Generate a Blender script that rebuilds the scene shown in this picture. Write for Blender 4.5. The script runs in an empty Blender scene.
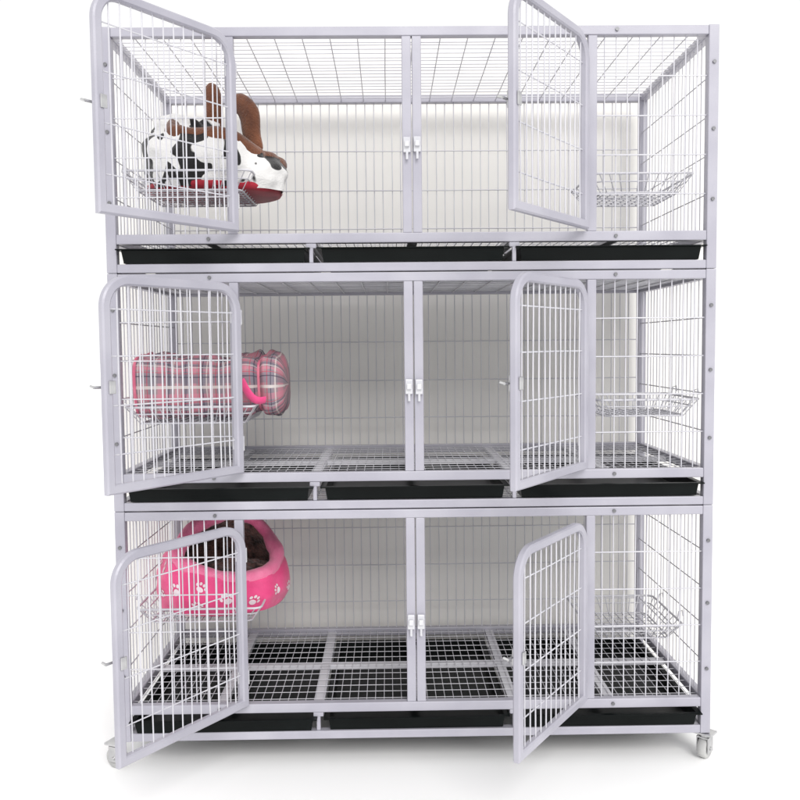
import bpy, bmesh, math, random
from mathutils import Vector, Matrix, noise
random.seed(4)
S=bpy.context.scene
COL=S.collection
# ------------------------------------------------------------ materials
def newmat(name):
    m=bpy.data.materials.new(name); m.use_nodes=True
    return m,m.node_tree,m.node_tree.nodes['Principled BSDF']
def noisebump(nt,b,scale,strength,dist=0.002,detail=3):
    tc=nt.nodes.new('ShaderNodeTexCoord'); n=nt.nodes.new('ShaderNodeTexNoise')
    n.inputs['Scale'].default_value=scale; n.inputs['Detail'].default_value=detail
    nt.links.new(tc.outputs['Object'],n.inputs['Vector'])
    bu=nt.nodes.new('ShaderNodeBump'); bu.inputs['Strength'].default_value=strength; bu.inputs['Distance'].default_value=dist
    nt.links.new(n.outputs['Fac'],bu.inputs['Height']); nt.links.new(bu.outputs['Normal'],b.inputs['Normal'])
    return tc,n
def varied(name,c1,c2,scale,rough,metal=0,bump=(200,.1,.001),sheen=0,coat=0,spec=.5):
    m,nt,b=newmat(name)
    tc,_=noisebump(nt,b,bump[0],bump[1],bump[2])
    n=nt.nodes.new('ShaderNodeTexNoise'); n.inputs['Scale'].default_value=scale; n.inputs['Detail'].default_value=4
    nt.links.new(tc.outputs['Object'],n.inputs['Vector'])
    r=nt.nodes.new('ShaderNodeValToRGB'); r.color_ramp.elements[0].position=.35; r.color_ramp.elements[1].position=.65
    r.color_ramp.elements[0].color=(*c1,1); r.color_ramp.elements[1].color=(*c2,1)
    nt.links.new(n.outputs['Fac'],r.inputs['Fac']); nt.links.new(r.outputs['Color'],b.inputs['Base Color'])
    b.inputs['Roughness'].default_value=rough; b.inputs['Metallic'].default_value=metal
    b.inputs['Specular IOR Level'].default_value=spec
    if sheen: b.inputs['Sheen Weight'].default_value=sheen
    if coat: b.inputs['Coat Weight'].default_value=coat
    return m
M={}
M['paint']=varied('silver_lilac_powder_coat',(.345,.337,.392),(.41,.402,.455),6,.32,bump=(350,.3,.0006))
M['wire']=varied('silver_white_wire_coating',(.52,.515,.56),(.62,.615,.65),8,.33,bump=(300,.1,.0003))
M['tray']=varied('black_tray_plastic',(.002,.003,.003),(.005,.007,.007),5,.28,bump=(150,.15,.0006),spec=.12)
M['steel']=varied('zinc_steel',(.45,.45,.46),(.6,.6,.6),30,.3,metal=.9,bump=(200,.1,.0004))
M['bolt']=varied('dull_bolt_steel',(.12,.12,.13),(.22,.22,.23),30,.4,metal=.7)
M['latch']=varied('pale_latch_plastic',(.50,.50,.54),(.62,.62,.64),20,.2,coat=.5)
M['tyre']=varied('grey_white_caster_rubber',(.36,.36,.36),(.5,.5,.49),20,.5)
M['wall']=varied('cream_wall_paint',(.80,.785,.755),(.84,.825,.80),1.5,.9,bump=(60,.15,.001))
M['ground']=varied('white_floor',(.95,.95,.95),(.96,.96,.96),1,.7,bump=(30,.02,.001))
M['brown']=varied('brown_plush',(.10,.032,.014),(.18,.062,.026),25,.9,bump=(220,.9,.004),sheen=.3)
M['red']=varied('red_fabric',(.30,.013,.026),(.42,.02,.04),20,.9,bump=(300,.4,.001),sheen=.2)
M['pink']=varied('hot_pink_fleece',(.66,.045,.18),(.80,.08,.25),14,.9,bump=(260,.6,.002),sheen=.3)
M['palepink']=varied('pale_pink_plush',(.78,.14,.30),(.86,.22,.39),25,.9,bump=(260,.8,.003),sheen=.3)
M['white']=varied('white_print',(.78,.62,.67),(.82,.72,.76),25,.9,bump=(260,.6,.002))
M['fur']=varied('dark_fur_lining',(.02,.010,.009),(.20,.095,.08),45,.95,bump=(120,1,.01),sheen=.2)
M['trim']=varied('pink_cotton_trim',(.62,.14,.23),(.72,.24,.32),30,.85,bump=(300,.5,.001))
m,nt,b=newmat('cow_print_plush'); tc,_=noisebump(nt,b,240,.7,.003)
n=nt.nodes.new('ShaderNodeTexNoise'); n.inputs['Scale'].default_value=15; n.inputs['Detail'].default_value=1.0; n.inputs['Distortion'].default_value=.4
nt.links.new(tc.outputs['Object'],n.inputs['Vector'])
r=nt.nodes.new('ShaderNodeValToRGB'); r.color_ramp.elements[0].position=.485; r.color_ramp.elements[0].color=(.008,.007,.008,1)
r.color_ramp.elements[1].position=.50; r.color_ramp.elements[1].color=(.76,.75,.74,1)
nt.links.new(n.outputs['Fac'],r.inputs['Fac']); nt.links.new(r.outputs['Color'],b.inputs['Base Color'])
b.inputs['Roughness'].default_value=.9; b.inputs['Sheen Weight'].default_value=.3; M['cow']=m
m,nt,b=newmat('pink_tartan_cotton'); noisebump(nt,b,400,.5,.001)
uv=nt.nodes.new('ShaderNodeUVMap'); sp=nt.nodes.new('ShaderNodeSeparateXYZ'); nt.links.new(uv.outputs['UV'],sp.inputs[0])
def fr(sock,f):
    a=nt.nodes.new('ShaderNodeMath'); a.operation='MULTIPLY'; a.inputs[1].default_value=f; nt.links.new(sock,a.inputs[0])
    c=nt.nodes.new('ShaderNodeMath'); c.operation='FRACT'; nt.links.new(a.outputs[0],c.inputs[0]); return c.outputs[0]
U=fr(sp.outputs[0],1); V=fr(sp.outputs[1],1)
cur=None
def layer(prev,sock,c,w,col,fac):
    k=nt.nodes.new('ShaderNodeMath'); k.operation='COMPARE'; k.inputs[1].default_value=c; k.inputs[2].default_value=w; nt.links.new(sock,k.inputs[0])
    k2=nt.nodes.new('ShaderNodeMath'); k2.operation='MULTIPLY'; k2.inputs[1].default_value=fac; nt.links.new(k.outputs[0],k2.inputs[0])
    mx=nt.nodes.new('ShaderNodeMix'); mx.data_type='RGBA'; nt.links.new(k2.outputs[0],mx.inputs[0])
    if prev is None: mx.inputs[6].default_value=(.32,.225,.245,1)
    else: nt.links.new(prev,mx.inputs[6])
    mx.inputs[7].default_value=(*col,1); return mx.outputs[2]
for s in (U,V):
    cur=layer(cur,s,.25,.17,(.20,.185,.225),.7)
    cur=layer(cur,s,.75,.12,(.64,.20,.28),.45)
for s in (U,V):
    cur=layer(cur,s,.5,.03,(.64,.58,.56),.8)
    cur=layer(cur,s,.25,.03,(.06,.05,.08),.8)
    cur=layer(cur,s,.03,.03,(.45,.04,.09),.6)
nt.links.new(cur,b.inputs['Base Color']); b.inputs['Roughness'].default_value=.85; M['plaid']=m

# ------------------------------------------------------------ mesh builder
class MB:
    def __init__(s): s.v=[]; s.f=[]; s.sm=[]
    def add(s,vs,fs,smooth):
        o=len(s.v); s.v+= [tuple(v) for v in vs]; s.f+=[tuple(i+o for i in f) for f in fs]; s.sm+=[smooth]*len(fs)
    def box(s,a,b,bev=.002):
        bm=bmesh.new(); bmesh.ops.create_cube(bm,size=1)
        for v in bm.verts:
            v.co=Vector([(a[i]+b[i])/2+v.co[i]*(b[i]-a[i]) for i in range(3)])
        bev=min(bev,.4*min(abs(b[i]-a[i]) for i in range(3)))
        bmesh.ops.bevel(bm,geom=bm.edges[:],offset=bev,segments=2,profile=.5,affect='EDGES')
        bm.verts.index_update()
        s.add([v.co.copy() for v in bm.verts],[[v.index for v in f.verts] for f in bm.faces],False); bm.free()
    def tube(s,pts,r,n=7,closed=False,radii=None,flat=1.0):
        pts=[Vector(p) for p in pts]; N=len(pts); vs=[]; fs=[]; prev=None
        for i,p in enumerate(pts):
            if closed: t=pts[(i+1)%N]-pts[i-1]
            else: t=pts[min(i+1,N-1)]-pts[max(i-1,0)]
            t.normalize()
            if prev is None:
                a=Vector((0,0,1)) if abs(t.z)<.9 else Vector((1,0,0))
            else: a=prev
            u=(a-t*a.dot(t)).normalized(); w=t.cross(u); prev=u
            rr=radii[i] if radii else r
            for k in range(n):
                an=2*math.pi*k/n; vs.append(p+u*math.cos(an)*rr+w*math.sin(an)*rr*flat)
        M_=N if closed else N-1
        for i in range(M_):
            j=(i+1)%N
            for k in range(n):
                k2=(k+1)%n; fs.append((i*n+k,j*n+k,j*n+k2,i*n+k2))
        s.add(vs,fs,True)
        if not closed:
            s.add(vs[:n],[tuple(range(n))],False); s.add(vs[-n:],[tuple(reversed(range(n)))],False)
    def wire(s,a,b,r=.0016,j=.0009):
        q=Vector((random.uniform(-j,j),random.uniform(-j,j),random.uniform(-j,j)))
        a=Vector(a);b=Vector(b)
        s.tube([a,(a+b)/2+q,b],r,6)
    def sweep(s,path,hw,hd,ch=.003):
        N=len(path); prof=[(-hw+ch,-hd),(hw-ch,-hd),(hw,-hd+ch),(hw,hd-ch),(hw-ch,hd),(-hw+ch,hd),(-hw,hd-ch),(-hw,-hd+ch)]
        vs=[];fs=[];n=8
        for i in range(N):
            p=Vector(path[i]); a=(p-Vector(path[i-1])).normalized(); b=(Vector(path[(i+1)%N])-p).normalized()
            na=Vector((a.y,-a.x)); nb=Vector((b.y,-b.x)); m=(na+nb).normalized(); sc=1/max(.5,m.dot(na))
            for (o,d) in prof: vs.append((p.x+m.x*o*sc,d,p.y+m.y*o*sc))
        for i in range(N):
            j=(i+1)%N
            for k in range(n):
                k2=(k+1)%n; fs.append((i*n+k,i*n+k2,j*n+k2,j*n+k))
        s.add(vs,fs,False)
    def cyl(s,c,axis,r,h,n=16,smooth=True):
        c=Vector(c); ax=Vector(axis).normalized(); s.tube([c-ax*h/2,c+ax*h/2],r,n)
    def mesh(s,name,mat):
        me=bpy.data.meshes.new(name); me.from_pydata(s.v,[],s.f)
        for p,x in zip(me.polygons,s.sm): p.use_smooth=x
        bm=bmesh.new(); bm.from_mesh(me); bmesh.ops.recalc_face_normals(bm,faces=bm.faces[:]); bm.to_mesh(me); bm.free()
        me.materials.append(mat); return me
def obj(name,me,parent=None,loc=(0,0,0),rot=0,label=None,category=None,group=None,kind=None):
    o=bpy.data.objects.new(name,me); COL.objects.link(o); o.location=loc; o.rotation_euler=(0,0,rot)
    if parent: o.parent=parent
    if label:o['label']=label
    if category:o['category']=category
    if group:o['group']=group
    if kind:o['kind']=kind
    return o

# ------------------------------------------------------------ cage dimensions
HW=.75; DP=.60; TH=.59; T=.025
ZB=.024; ZF0,ZF1=.070,.094; ZT=.566; HP=.445
R=.0016
b=MB()
for sx in (-1,1):
    x0=HW-T; 
    for y0 in (0,DP-T):
        b.box((min(sx*HW,sx*x0),y0,.0005),(max(sx*HW,sx*x0),y0+T,TH-.0005))
for (z0,z1) in ((.001,ZB-.002),(ZF0,ZF1),(ZT,TH-.002)):
    for y0 in (.001,DP-T+.001):
        b.box((-HW+T,y0,z0),(HW-T,y0+T-.003,z1))
    for sx in (-1,1):
        xa=sx*(HW-.0015); xb=sx*(HW-T+.0015)
        b.box((min(xa,xb),T,z0+.0005),(max(xa,xb),DP-T,z1-.0005))
for x in (-HP+.003,HP-.003,-.0125,.0125):
    b.box((x-.0112,.0025,ZF1),(x+.0112,T-.003,ZT))
for x in (-.25,.25):
    b.box((x-.005,.004,ZB-.002),(x+.005,.018,ZF0)); b.box((x-.013,.003,ZF0-.012),(x+.013,.0175,ZF0-.0005))
me_frame=b.mesh('frame',M['paint'])
def fixed(sx):
    b=MB(); xs=[HP+.0112+.0285*k+.017 for k in range(9)]
    for x in xs:
        if x<HW-T-.004: b.wire((sx*x,.014,ZF1-.002),(sx*x,.014,ZT+.002))
    for z in (.185,.28,.375,.47):
        b.wire((sx*(HP-.004),.0108,z),(sx*(HW-T+.003),.0108,z),R*1.05,.0006)
    return b.mesh('front_panel',M['wire'])
me_fl,me_fr=fixed(-1),fixed(1)
def side(sx):
    b=MB(); x=sx*(HW-.014); y=T+.026
    while y<DP-T-.005:
        b.wire((x,y,ZF1-.002),(x,y,ZT+.002)); y+=.0285
    for z in (.185,.28,.375,.47): b.wire((x-sx*.003,T-.003,z),(x-sx*.003,DP-T+.003,z),R*1.05,.0006)
    return b.mesh('side_panel',M['wire'])
me_sl,me_sr=side(-1),side(1)
b=MB(); x=-HW+T+.02
while x<HW-T-.005:
    b.wire((x,DP-.013,ZF1-.002),(x,DP-.013,ZT+.002),R,.0018); x+=.0275
for z in (.18,.30,.42): b.wire((-HW+T-.003,DP-.0165,z),(HW-T+.003,DP-.0165,z),R*1.05,.002)
me_back=b.mesh('back_panel',M['wire'])
b=MB(); y=T+.02
while y<DP-T-.005:
    b.wire((-HW+.02,y,TH-.014),(HW-.02,y,TH-.014),R,.002); y+=.0285
x=-HW+T+.05
while x<HW-T-.01:
    b.wire((x,T-.004,TH-.0172),(x,DP-T+.004,TH-.0172),R); x+=.068
me_ceil=b.mesh('roof_panel',M['wire'])
b=MB(); zf=ZF1-.006; y=T+.02
while y<DP-T-.004:
    b.wire((-HW+.02,y,zf),(HW-.02,y,zf),.0010,.0004); y+=.042
x=-HW+T+.012
while x<HW-T-.004:
    b.wire((x,T-.004,zf-.0021),(x,DP-T+.004,zf-.0021),.0010,.0004); x+=.0225
me_floor=b.mesh('floor_grid',M['wire'])
beams=[]
for (a_,b_) in ((T-.003,.288),(.312,DP-T+.003)):
    b=MB(); b.box((-.0125,a_,ZF0+.001),(.0125,b_,zf-.0042),.001); beams.append(b.mesh('floor_beam',M['wire']))
b=MB(); b.box((-HW+T,.288,ZF0+.0005),(HW-T,.312,zf-.004),.001); me_cross=b.mesh('floor_beam',M['wire'])
def tray():
    b=MB(); w=.236; y0=-.010; y1=DP-.03; z0=.024; z1=.058
    ow,iw=w,w-.012
    def ring(wx,ya,yb,z): return [(-wx,ya,z),(wx,ya,z),(wx,yb,z),(-wx,yb,z)]
    prof=[ring(iw-.004,y0+.016,y1-.012,z0),ring(iw,y0+.010,y1-.006,z1-.004),ring(ow,y0,y1,z1-.003),ring(ow,y0,y1,z1),ring(iw-.002,y0+.012,y1-.008,z1),ring(iw-.006,y0+.018,y1-.014,z0+.003)]
    vs=[p for r in prof for p in r]; fs=[]
    for i in range(5):
        for k in range(4):
            fs.append((i*4+k,i*4+(k+1)%4,(i+1)*4+(k+1)%4,(i+1)*4+k))
    fs.append((3,2,1,0)); fs.append((20,21,22,23))
    b.add(vs,fs,False)
    return b.mesh('tray',M['tray'])
me_tray=tray()
b=MB(); b.cyl((0,0,0),(0,1,0),.0045,.006,10); me_bolt=b.mesh('bolt',M['bolt'])
boltpos=[(x,0,z) for x in (-.5,.5) for z in (ZT+.012,(ZF0+ZF1)/2)]+[(s_*(HW-.012),-.001,z) for s_ in (-1,1) for z in (.17,.34,.50)]
b=MB()
b.box((-.009,-.008,.285),(.009,.0024,.322),.002); b.box((-.006,-.016,.297),(.006,-.0082,.311),.002); b.cyl((0,-.006,.277),(0,0,1),.0035,.018,10)
me_keep=b.mesh('latch_keeper',M['latch'])
L=.390; dz0,dz1=.097,.561
def doorpath():
    rr=.058; hw=.010; x0,x1=hw,L-hw; z0,z1=dz0+hw,dz1-hw; p=[(x0,z0),(x0,z1-rr)]
    for k in range(1,13):
        a=math.pi-k*math.pi/24; p.append((x0+rr+rr*math.cos(a),z1-rr+rr*math.sin(a)))
    for k in range(0,13):
        a=math.pi/2-k*math.pi/24; p.append((x1-rr+rr*math.cos(a),z1-rr+rr*math.sin(a)))
    p.append((x1,z0)); return p
b=MB(); b.sweep(doorpath(),.0105,.009,.0035); me_df=b.mesh('frame',M['paint'])
b=MB(); nx=13
for k in range(1,nx):
    x=.012+(L-.024)*k/nx; dx=min(x-.01,L-.01-x); top=dz1-.012
    if dx<.058: top=dz1-.01-.058+math.sqrt(max(0,.058**2-(.058-dx)**2))-.004
    b.wire((x,.001,dz0+.015),(x,.001,top),.0017,.0014)
for z in (.18,.285,.39,.49):
    b.wire((.014,-.0022,z),(L-.014,-.0022,z),.0017,.0014)
me_dw=b.mesh('wire_mesh',M['wire'])
b=MB(); zc=.325
b.box((L-.026,-.0135,zc-.018),(L-.006,-.0092,zc+.018),.002)
b.tube([(L-.038,-.0135,zc),(L+.013,-.0135,zc)],.0032,10)
b.tube([(L+.011,-.0135,zc),(L+.013,-.024,zc+.003)],.003,10)
b.box((L-.024,.0092,zc-.014),(L-.008,.013,zc+.014),.002)
me_dl=b.mesh('latch',M['steel'])
b=MB(); b.cyl((-.003,0,0),(0,0,1),.0048,.036,12); b.box((0,-.0125,-.015),(.018,-.0095,.015),.001)
me_dh=b.mesh('hinge',M['latch'])

labels=["white wire pet cage, uppermost of the stack, two doors open","white wire pet cage, second in the stack, two doors open","white wire pet cage on casters, two doors open"]
tz=[1.25,.66,.07]; ang=[53,53,54.5]; ang2=[54,54.5,55.5]
cages=[]
for i in range(3):
    c=obj('pet_cage',None,None,(0,0,tz[i]),label=labels[i],category='pet cage',group='wire cages stacked in three tiers'); cages.append(c)
    c.empty_display_size=.1
    for nm,me in (('frame',me_frame),('front_panel',me_fl),('front_panel',me_fr),('side_panel',me_sl),('side_panel',me_sr),('back_panel',me_back),('roof_panel',me_ceil),('floor_grid',me_floor),('floor_beam',me_cross)):
        obj(nm,me,c)
    for x in (-.5,-.25,0,.25,.5):
        for mb_ in beams: obj('floor_beam',mb_,c,(x,0,0))
    for p_ in boltpos: obj('bolt',me_bolt,c,p_)
    for x in (-.0125,.0125): obj('latch_keeper',me_keep,c,(x,0,random.uniform(-.003,.003)))
    for x in (-.4885,0,.4885): obj('tray',me_tray,c,(x,random.uniform(-.006,.003),0),random.uniform(-.006,.006))
    for x,a in ((-.427,ang[i]),(.424,ang2[i])):
        d=obj('door',me_df,c,(x,-.012,0),math.radians(180+a))
        obj('wire_mesh',me_dw,d); obj('latch',me_dl,d)
        for z in (.17,.48): obj('hinge',me_dh,d,(0,0,z))
# casters
b=MB()
b.box((-.024,-.02,.064),(.024,.02,.0695),.001); b.cyl((0,0,.058),(0,0,1),.014,.012,16)
for sx in (-1,1):
    b.box((sx*.0145-.0014,-.016,.018),(sx*.0145+.0014,.014,.058),.0006)
b.box((-.0158,-.016,.054),(.0158,.014,.058),.0008)
b.cyl((0,.0,.027),(1,0,0),.005,.036,12)
me_ca=b.mesh('caster',M['steel'])
b=MB(); 
prof=[(-.0115,.012),(-.0115,.023),(-.009,.0266),(0,.0272),(.009,.0266),(.0115,.023),(.0115,.012)]
vs=[];fs=[];n=32
for k in range(n):
    a=2*math.pi*k/n
    for (x,r_) in prof: vs.append((x,r_*math.cos(a),.0272+r_*math.sin(a)))
P=len(prof)
for k in range(n):
    k2=(k+1)%n
    for q in range(P-1): fs.append((k*P+q,k*P+q+1,k2*P+q+1,k2*P+q))
    fs.append((k*P+P-1,k*P,k2*P,k2*P+P-1))
b.add(vs,fs,True); me_cw=b.mesh('wheel',M['tyre'])
for (x,y,a) in ((-.766,.016,1.15),(.742,.016,-.75),(-.73,.58,.2),(.73,.58,1.0)):
    k=obj('caster',me_ca,cages[2],(x,y,-.07),a); obj('wheel',me_cw,k)

# ------------------------------------------------------------ wire baskets
def basket(x0,x1,y0,y1,h,hookside):
    b=MB()
    def rr(sx,sy,z,r=.02):
        p=[]
        for (ax,ay,a0) in ((1,1,0),(-1,1,90),(-1,-1,180),(1,-1,270)):
            for k in range(5):
                a=math.radians(a0+k*22.5); p.append((ax*(sx-r)+r*math.cos(a),ay*(sy-r)+r*math.sin(a),z))
        return p
    w,d=(x1-x0)/2,(y1-y0)/2; bw,bd=w-.03,d-.03
    b.tube(rr(w,d,h),.003,8,True); b.tube(rr(w-.012,d-.012,h*.6),.0018,6,True); b.tube(rr(bw,bd,.002),.0022,8,True)
    n=int(2*bw/.021)
    for k in range(n+1):
        x=-bw+.012+(2*bw-.024)*k/n; xo=x*w/bw
        b.tube([(xo,-d,h),(x,-bd,.003),(x,bd,.003),(xo,d,h)],.0015,6)
    n=int(2*bd/.03)
    for k in range(n+1):
        y=-bd+.012+(2*bd-.024)*k/n; yo=y*d/bd
        b.tube([(-w,yo,h),(-bw,y,0),(bw,y,0),(w,yo,h)],.0015,6)
    for yy in (-d*.6,d*.6):
        s=hookside
        b.tube([(s*w,yy,h),(s*(w+.004),yy,h+.02),(s*(w+.013),yy,h+.024),(s*(w+.016),yy,h+.008)],.002,6)
    return b.mesh('wire_basket',M['wire'])
G='wire baskets hooked on the cage sides'
mb_small=basket(.462,.722,.06,.34,.045,1)
for z,dy in ((1.25-.03,0.03),(.66-.015,-.03),(.07-.04,.07)):
    obj('wire_basket',mb_small,None,(.594,.195+dy,z+.235),label="empty white wire basket hooked on the cage side",category='wire basket',group=G)
mbl=basket(-.725,-.40,.05,.37,.045,-1)
BL=[(-.565,.22,1.25+.215),(-.565,.19,.66+.213),(-.565,.24,.07+.272)]
lb=["white wire basket holding the cow print pet bed","white wire basket holding the tartan pet bed","white wire basket holding the pink pet bed"]
for l,t in zip(BL,lb): obj('wire_basket',mbl,None,l,label=t,category='wire basket',group=G)

# ------------------------------------------------------------ beds
def bedP(th,s,p,inset=0,seed=0):
    lump=p['lump']
    h=p['h0']-p['h1']*math.cos(th-p['rot'])
    hf=max(0,(-math.cos(th-p['rot'])+.25)/1.25)
    hood=p['hood']*hf
    r=1+.11*math.sin(math.pi*min(s*1.05,1))-hood*s**2.4
    z=h*s
    ct,st=math.cos(th),math.sin(th); f=lambda c:math.copysign(abs(c)**p.get('sq',1),c)
    v=Vector((p['rx']*r*f(ct),p['ry']*r*f(st),z))
    if inset:
        d=Vector((v.x,v.y,0)); v=Vector((0,0,z))+d*(1-inset/max(d.length,.04))
    v.x+=p['shx']*hf*s*s
    nn=noise.noise(v*11+Vector((seed,0,0)))*lump*1.3+noise.noise(v*30+Vector((seed,5,0)))*lump*.5
    d=Vector((v.x,v.y,0)); 
    if d.length>1e-4: v+=d.normalized()*nn
    v.z+=noise.noise(v*9+Vector((3,seed,0)))*lump*1.0*s
    return v
def makebed(loc,p,mats,labels,seed):
    lab,cat=labels
    root=obj('pet_bed',None,None,loc,label=lab,category=cat); root.empty_display_size=.05
    NT,NS=96,22
    b=MB(); vs=[];fs=[]
    for j in range(NS+1):
        for i in range(NT): vs.append(bedP(2*math.pi*i/NT,j/NS,p,seed=seed)+Vector((0,0,.006)))
    for j in range(NS):
        for i in range(NT):
            k=(i+1)%NT; fs.append((j*NT+i,j*NT+k,(j+1)*NT+k,(j+1)*NT+i))
    b.add(vs,fs,True); obj('outer_wall',b.mesh('outer_wall',mats[0]),root)
    b=MB(); vs=[];fs=[]
    for j in range(NS+1):
        s=1-.85*j/NS
        for i in range(NT): vs.append(bedP(2*math.pi*i/NT,s,p,inset=.034,seed=seed)+Vector((0,0,.006)))
    c=len(vs); zc=sum(v.z for v in vs[-NT:])/NT; vs.append(Vector((0,0,zc+.03)))
    for j in range(NS):
        for i in range(NT):
            k=(i+1)%NT; fs.append((j*NT+i,j*NT+k,(j+1)*NT+k,(j+1)*NT+i))
    last=NS*NT; rings=[last]
    for q in range(1,6):
        o=len(vs)
        for i in range(NT):
            v=vs[last+i].lerp(vs[c],q/6); v=Vector((v.x,v.y,vs[last+i].z*(1-q/6)+(zc+.03)*q/6+.02*math.sin(math.pi*q/6))); vs.append(v)
        rings.append(o)
    for a,bb in zip(rings[:-1],rings[1:]):
        for i in range(NT):
            k=(i+1)%NT; fs.append((a+i,a+k,bb+k,bb+i))
    for i in range(NT): fs.append((rings[-1]+i,rings[-1]+(i+1)%NT,c))
    b.add(vs,fs,True); obj('lining',b.mesh('lining',mats[1]),root)
    b=MB(); pts=[]
    for i in range(NT):
        v=bedP(2*math.pi*i/NT,1,p,inset=.017,seed=seed)+Vector((0,0,.006)); pts.append(v)
    b.tube(pts,.02,14,True,radii=[.0195+.004*noise.noise(v*30) for v in pts]); obj('rim',b.mesh('rim',mats[2]),root)
    b=MB(); vs=[];fs=[]; pr=[(.9,0),(.97,.004),(1.0,.012),(1.0,.02),(.9,.03)]
    f=lambda c:math.copysign(abs(c)**p.get('sq',1),c)
    for (q,z) in pr:
        for i in range(NT):
            a=2*math.pi*i/NT; vs.append((p['rx']*q*f(math.cos(a)),p['ry']*q*f(math.sin(a)),z))
    for j in range(len(pr)-1):
        for i in range(NT):
            k=(i+1)%NT; fs.append((j*NT+i,j*NT+k,(j+1)*NT+k,(j+1)*NT+i))
    fs.append(tuple(range(NT))); b.add(vs,fs,True); obj('base',b.mesh('base',mats[3]),root)
    return root
def blob(name,mat,parent,c,r,amp,fq,seed,squash=(1,1,1)):
    b=MB(); vs=[];fs=[];A,B=40,24
    for j in range(B+1):
        ph=math.pi*j/B
        for i in range(A):
            th=2*math.pi*i/A; d=Vector((math.sin(ph)*math.cos(th),math.sin(ph)*math.sin(th),math.cos(ph)))
            q=r*(1+amp*noise.noise(d*fq+Vector((seed,0,0)))); vs.append(Vector(c)+Vector((d.x*q*squash[0],d.y*q*squash[1],d.z*q*squash[2])))
    for j in range(B):
        for i in range(A):
            k=(i+1)%A; fs.append((j*A+i,j*A+k,(j+1)*A+k,(j+1)*A+i))
    b.add(vs,fs,True); return obj(name,b.mesh(name,mat),parent)
pc=dict(rx=.178,ry=.135,h0=.142,h1=.052,hood=.30,rot=-.25,shx=0,sq=.78,lump=.020)
cow=makebed((-.525,.235,1.25+.222),pc,(M['cow'],M['brown'],M['brown'],M['red']),("cow print pet bed with brown plush lining and brown horns",'pet bed'),2)
blob('cushion',M['cow'],cow,(-.075,.01,.165),.085,.35,2.2,4,(1.1,1.0,.62))
def horn(pts,rad,flat):
    b=MB(); P=[]; n=16
    q=[Vector(pts[0])]+[Vector(x) for x in pts]+[Vector(pts[-1])]; RR=[]; rq=[rad[0]]+list(rad)+[rad[-1]]
    for i in range(1,len(q)-2):
        for k in range(8):
            t=k/8; P.append(.5*((2*q[i])+(q[i+1]-q[i-1])*t+(2*q[i-1]-5*q[i]+4*q[i+1]-q[i+2])*t*t+(3*q[i]-q[i-1]-3*q[i+1]+q[i+2])*t**3)); RR.append(rq[i]*(1-t)+rq[i+1]*t)
    P.append(q[-2]); RR.append(rq[-2])
    d=(P[-1]-P[-2]).normalized(); r0=RR[-1]
    for a in (25,50,75): P.append(P[-1]+d*r0*.28); RR.append(r0*math.cos(math.radians(a)))
    b.tube(P,.01,n,radii=RR,flat=flat); return b
obj('horn',horn([(-.0,.03,.12),(-.005,.01,.19),(.0,0,.25),(-.004,-.005,.285)],[.024,.026,.024,.020],.6).mesh('horn',M['brown']),cow)
obj('horn',horn([(.045,.0,.24),(.07,-.02,.245),(.098,-.03,.215),(.105,-.03,.16),(.12,-.04,.12)],[.014,.026,.030,.026,.018],.6).mesh('horn',M['brown']),cow)
# pink bed
pp=dict(rx=.172,ry=.140,h0=.165,h1=.078,hood=.42,rot=-.95,shx=.07,lump=.011)
pk=makebed((-.537,.26,.07+.28),pp,(M['pink'],M['fur'],M['palepink'],M['pink']),("hot pink pet bed printed with white paw marks, dark fur lining",'pet bed'),9)
blob('cushion',M['fur'],pk,(.04,.01,.07),.095,.35,3.5,7,(1.0,.85,.55))
def paw(th0,s0,rot,sc):
    b=MB()
    def disc(dx,dy,ra,rb):
        vs=[];n=14; cr,sr=math.cos(rot),math.sin(rot)
        for rr in (0,.55,1):
            for k in range(n if rr else 1):
                a=2*math.pi*k/n; x=dx+ra*rr*math.cos(a); y=dy+rb*rr*math.sin(a)
                X=(x*cr-y*sr)*sc; Y=(x*sr+y*cr)*sc
                hh=pp['h0']-pp['h1']*math.cos(th0-pp['rot'])
                th=th0+X/.16; s=min(max(s0+Y/hh,.02),.98)
                e=1e-3; v=bedP(th,s,pp,seed=9)
                nv=(bedP(th+e,s,pp,seed=9)-v).cross(bedP(th,s+e,pp,seed=9)-v).normalized()
                vs.append(v+nv*.0016+Vector((0,0,.006)))
        fs=[(0,1+k,1+(k+1)%n) for k in range(n)]+[(1+k,1+n+k,1+n+(k+1)%n,1+(k+1)%n) for k in range(n)]
        b.add(vs,fs,True)
    disc(0,-.006,.011,.0085)
    for dx,dy in ((-.014,.004),(-.0055,.012),(.0055,.012),(.014,.004)): disc(dx,dy,.0042,.0052)
    obj('paw_print',b.mesh('paw_print',M['white']),pk)
for (t,s,r_,sc) in [(-2.9,.6,.4,1),(-2.5,.3,-.5,1),(-2.5,.72,.2,1),(-2.1,.5,.9,1),(-1.75,.28,0,.8),(-1.7,.72,-.4,.8),(-1.35,.5,.5,.95),(-.95,.4,-.6,.9),(-.5,.52,1,.9),(-.1,.4,.2,.9),(.3,.6,-.5,.9),(.8,.45,0,1),(1.3,.4,.6,1),(2,.6,-.3,1),(2.7,.35,.3,1),(3.1,.82,.1,1),(-3.05,.24,.8,.9)]: paw(t,s,r_,sc*.92)
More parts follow.
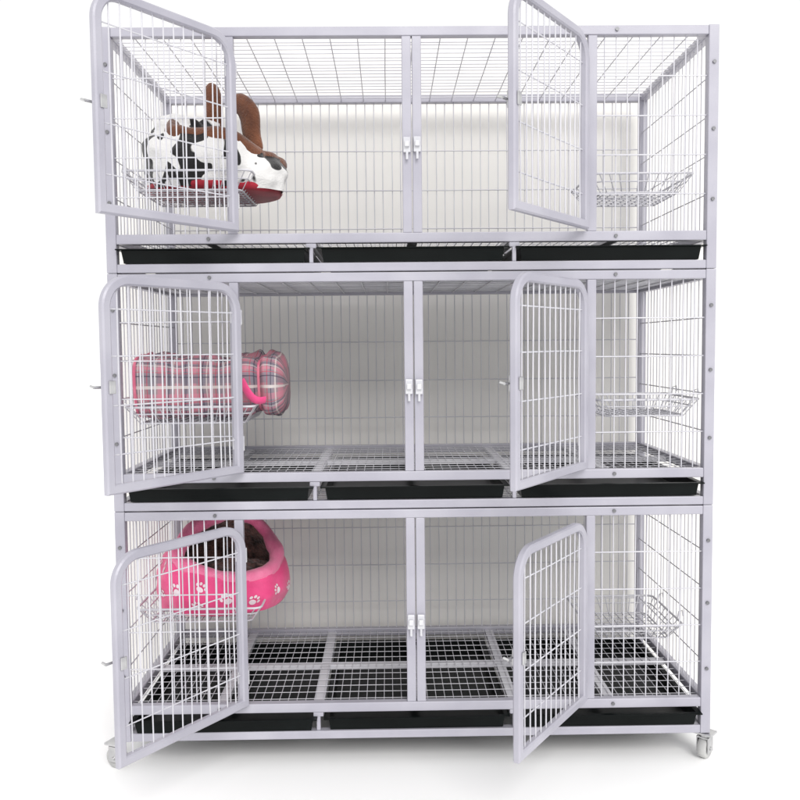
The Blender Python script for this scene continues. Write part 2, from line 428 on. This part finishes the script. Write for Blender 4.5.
# tartan carrier
root=obj('pet_bed',None,None,(-.527,.19,.66+.218),label="pink tartan fabric carrier bed with pink piping and strap",category='pet bed')
def bagR(u):
    e=1.0
    if u<.07: e=.80+.20*math.sqrt(max(0,1-((.07-u)/.07)**2))
    if u<.001: e=0
    if u>.90: e=math.sqrt(max(0,1-((u-.90)/.10)**2))*.75+.25*(1 if u<.999 else 0)
    pinch=1-.16*math.exp(-((u-.83)/.02)**2)
    return e*pinch
def bagP(u,a):
    e=bagR(u); x=-.195+.39*u
    top=1+.03*math.sin(u*7+1)-.06*math.exp(-((u-.45)/.2)**2)
    ry,rz=.12*e,.083*e
    ca,sa=math.cos(a),math.sin(a); f=lambda c:math.copysign(abs(c)**.48,c)
    v=Vector((x,ry*f(ca),.088+rz*f(sa)*(top if sa>0 else 1)))
    nrm=Vector((0,ca,sa)); amp=.015
    v+=nrm*(noise.noise(Vector((x*12,v.y*10,v.z*12)))*amp+noise.noise(Vector((x*40,v.y*22,v.z*18)))*amp*.55)*min(1,e*1.5)
    return v
NU,NA=120,80; vs=[];fs=[]
for i in range(NU+1):
    for k in range(NA): vs.append(bagP(i/NU,2*math.pi*k/NA))
for i in range(NU):
    for k in range(NA):
        fs.append((i*NA+k,i*NA+(k+1)%NA,(i+1)*NA+(k+1)%NA,(i+1)*NA+k))
me=bpy.data.meshes.new('carrier_body'); me.from_pydata([tuple(v) for v in vs],[],fs); me.materials.append(M['plaid'])
ul=me.uv_layers.new(name='UVMap')
for p_ in me.polygons:
    p_.use_smooth=True; i=p_.index//NA; k=p_.index%NA
    for li,(du,dv) in zip(p_.loop_indices,((0,0),(0,1),(1,1),(1,0))):
        ul.data[li].uv=((i+du)/NU*9,(k+dv)/NA*15)
obj('carrier_body',me,root)
for u in (.83,.03):
    b=MB(); b.tube([bagP(u,2*math.pi*k/60)+Vector((0,math.cos(2*math.pi*k/60),math.sin(2*math.pi*k/60)))*.001 for k in range(60)],.0045,8,True)
    obj('piping',b.mesh('piping',M['trim']),root)
b=MB(); pts=[]
for k in range(17):
    t=k/16; pts.append(Vector((.09+.06*t,-.132-.012*math.sin(math.pi*t),.105-.05*t-.02*math.sin(math.pi*t))))
b.tube(pts,.012,8,flat=.35); obj('strap',b.mesh('strap',M['pink']),root)

# ------------------------------------------------------------ setting
b=MB(); b.box((-.955,.665,0),(.99,.70,2.07),.002); 
obj('back_wall',b.mesh('back_wall',M['wall']),None,label="plain cream wall standing behind the cages",category='wall')
me=bpy.data.meshes.new('ground'); me.from_pydata([(-60,-60,0),(60,-60,0),(60,60,0),(-60,60,0)],[],[(0,1,2,3)]); me.materials.append(M['ground'])
obj('ground',me,kind='structure')
w=bpy.data.worlds.new('World'); S.world=w; w.use_nodes=True
bg=w.node_tree.nodes['Background']; bg.inputs[0].default_value=(1,1,1,1); bg.inputs[1].default_value=1.03
sl=bpy.data.lights.new('sun','SUN'); sl.energy=2.1; sl.angle=math.radians(32); sl.color=(1,.985,.965)
so=bpy.data.objects.new('sun',sl); COL.objects.link(so)
so.rotation_euler=Vector((-.2,.85,-.62)).to_track_quat('-Z','Y').to_euler()

cam=bpy.data.cameras.new('camera'); co=bpy.data.objects.new('camera',cam); COL.objects.link(co)
cam.lens=38.7; cam.sensor_width=36; cam.clip_end=300; cam.clip_start=.05
yaw=math.radians(.8); pt=math.radians(3.59)
f=Vector((math.sin(yaw)*math.cos(pt),math.cos(yaw)*math.cos(pt),-math.sin(pt)))
co.matrix_world=Matrix.Translation((-.065,-2.13,1.066))@f.to_track_quat('-Z','Y').to_matrix().to_4x4()@Matrix.Rotation(math.radians(-.55),4,'Z')
S.camera=co
S.view_settings.view_transform='Standard'; S.view_settings.look='None'; S.view_settings.exposure=0
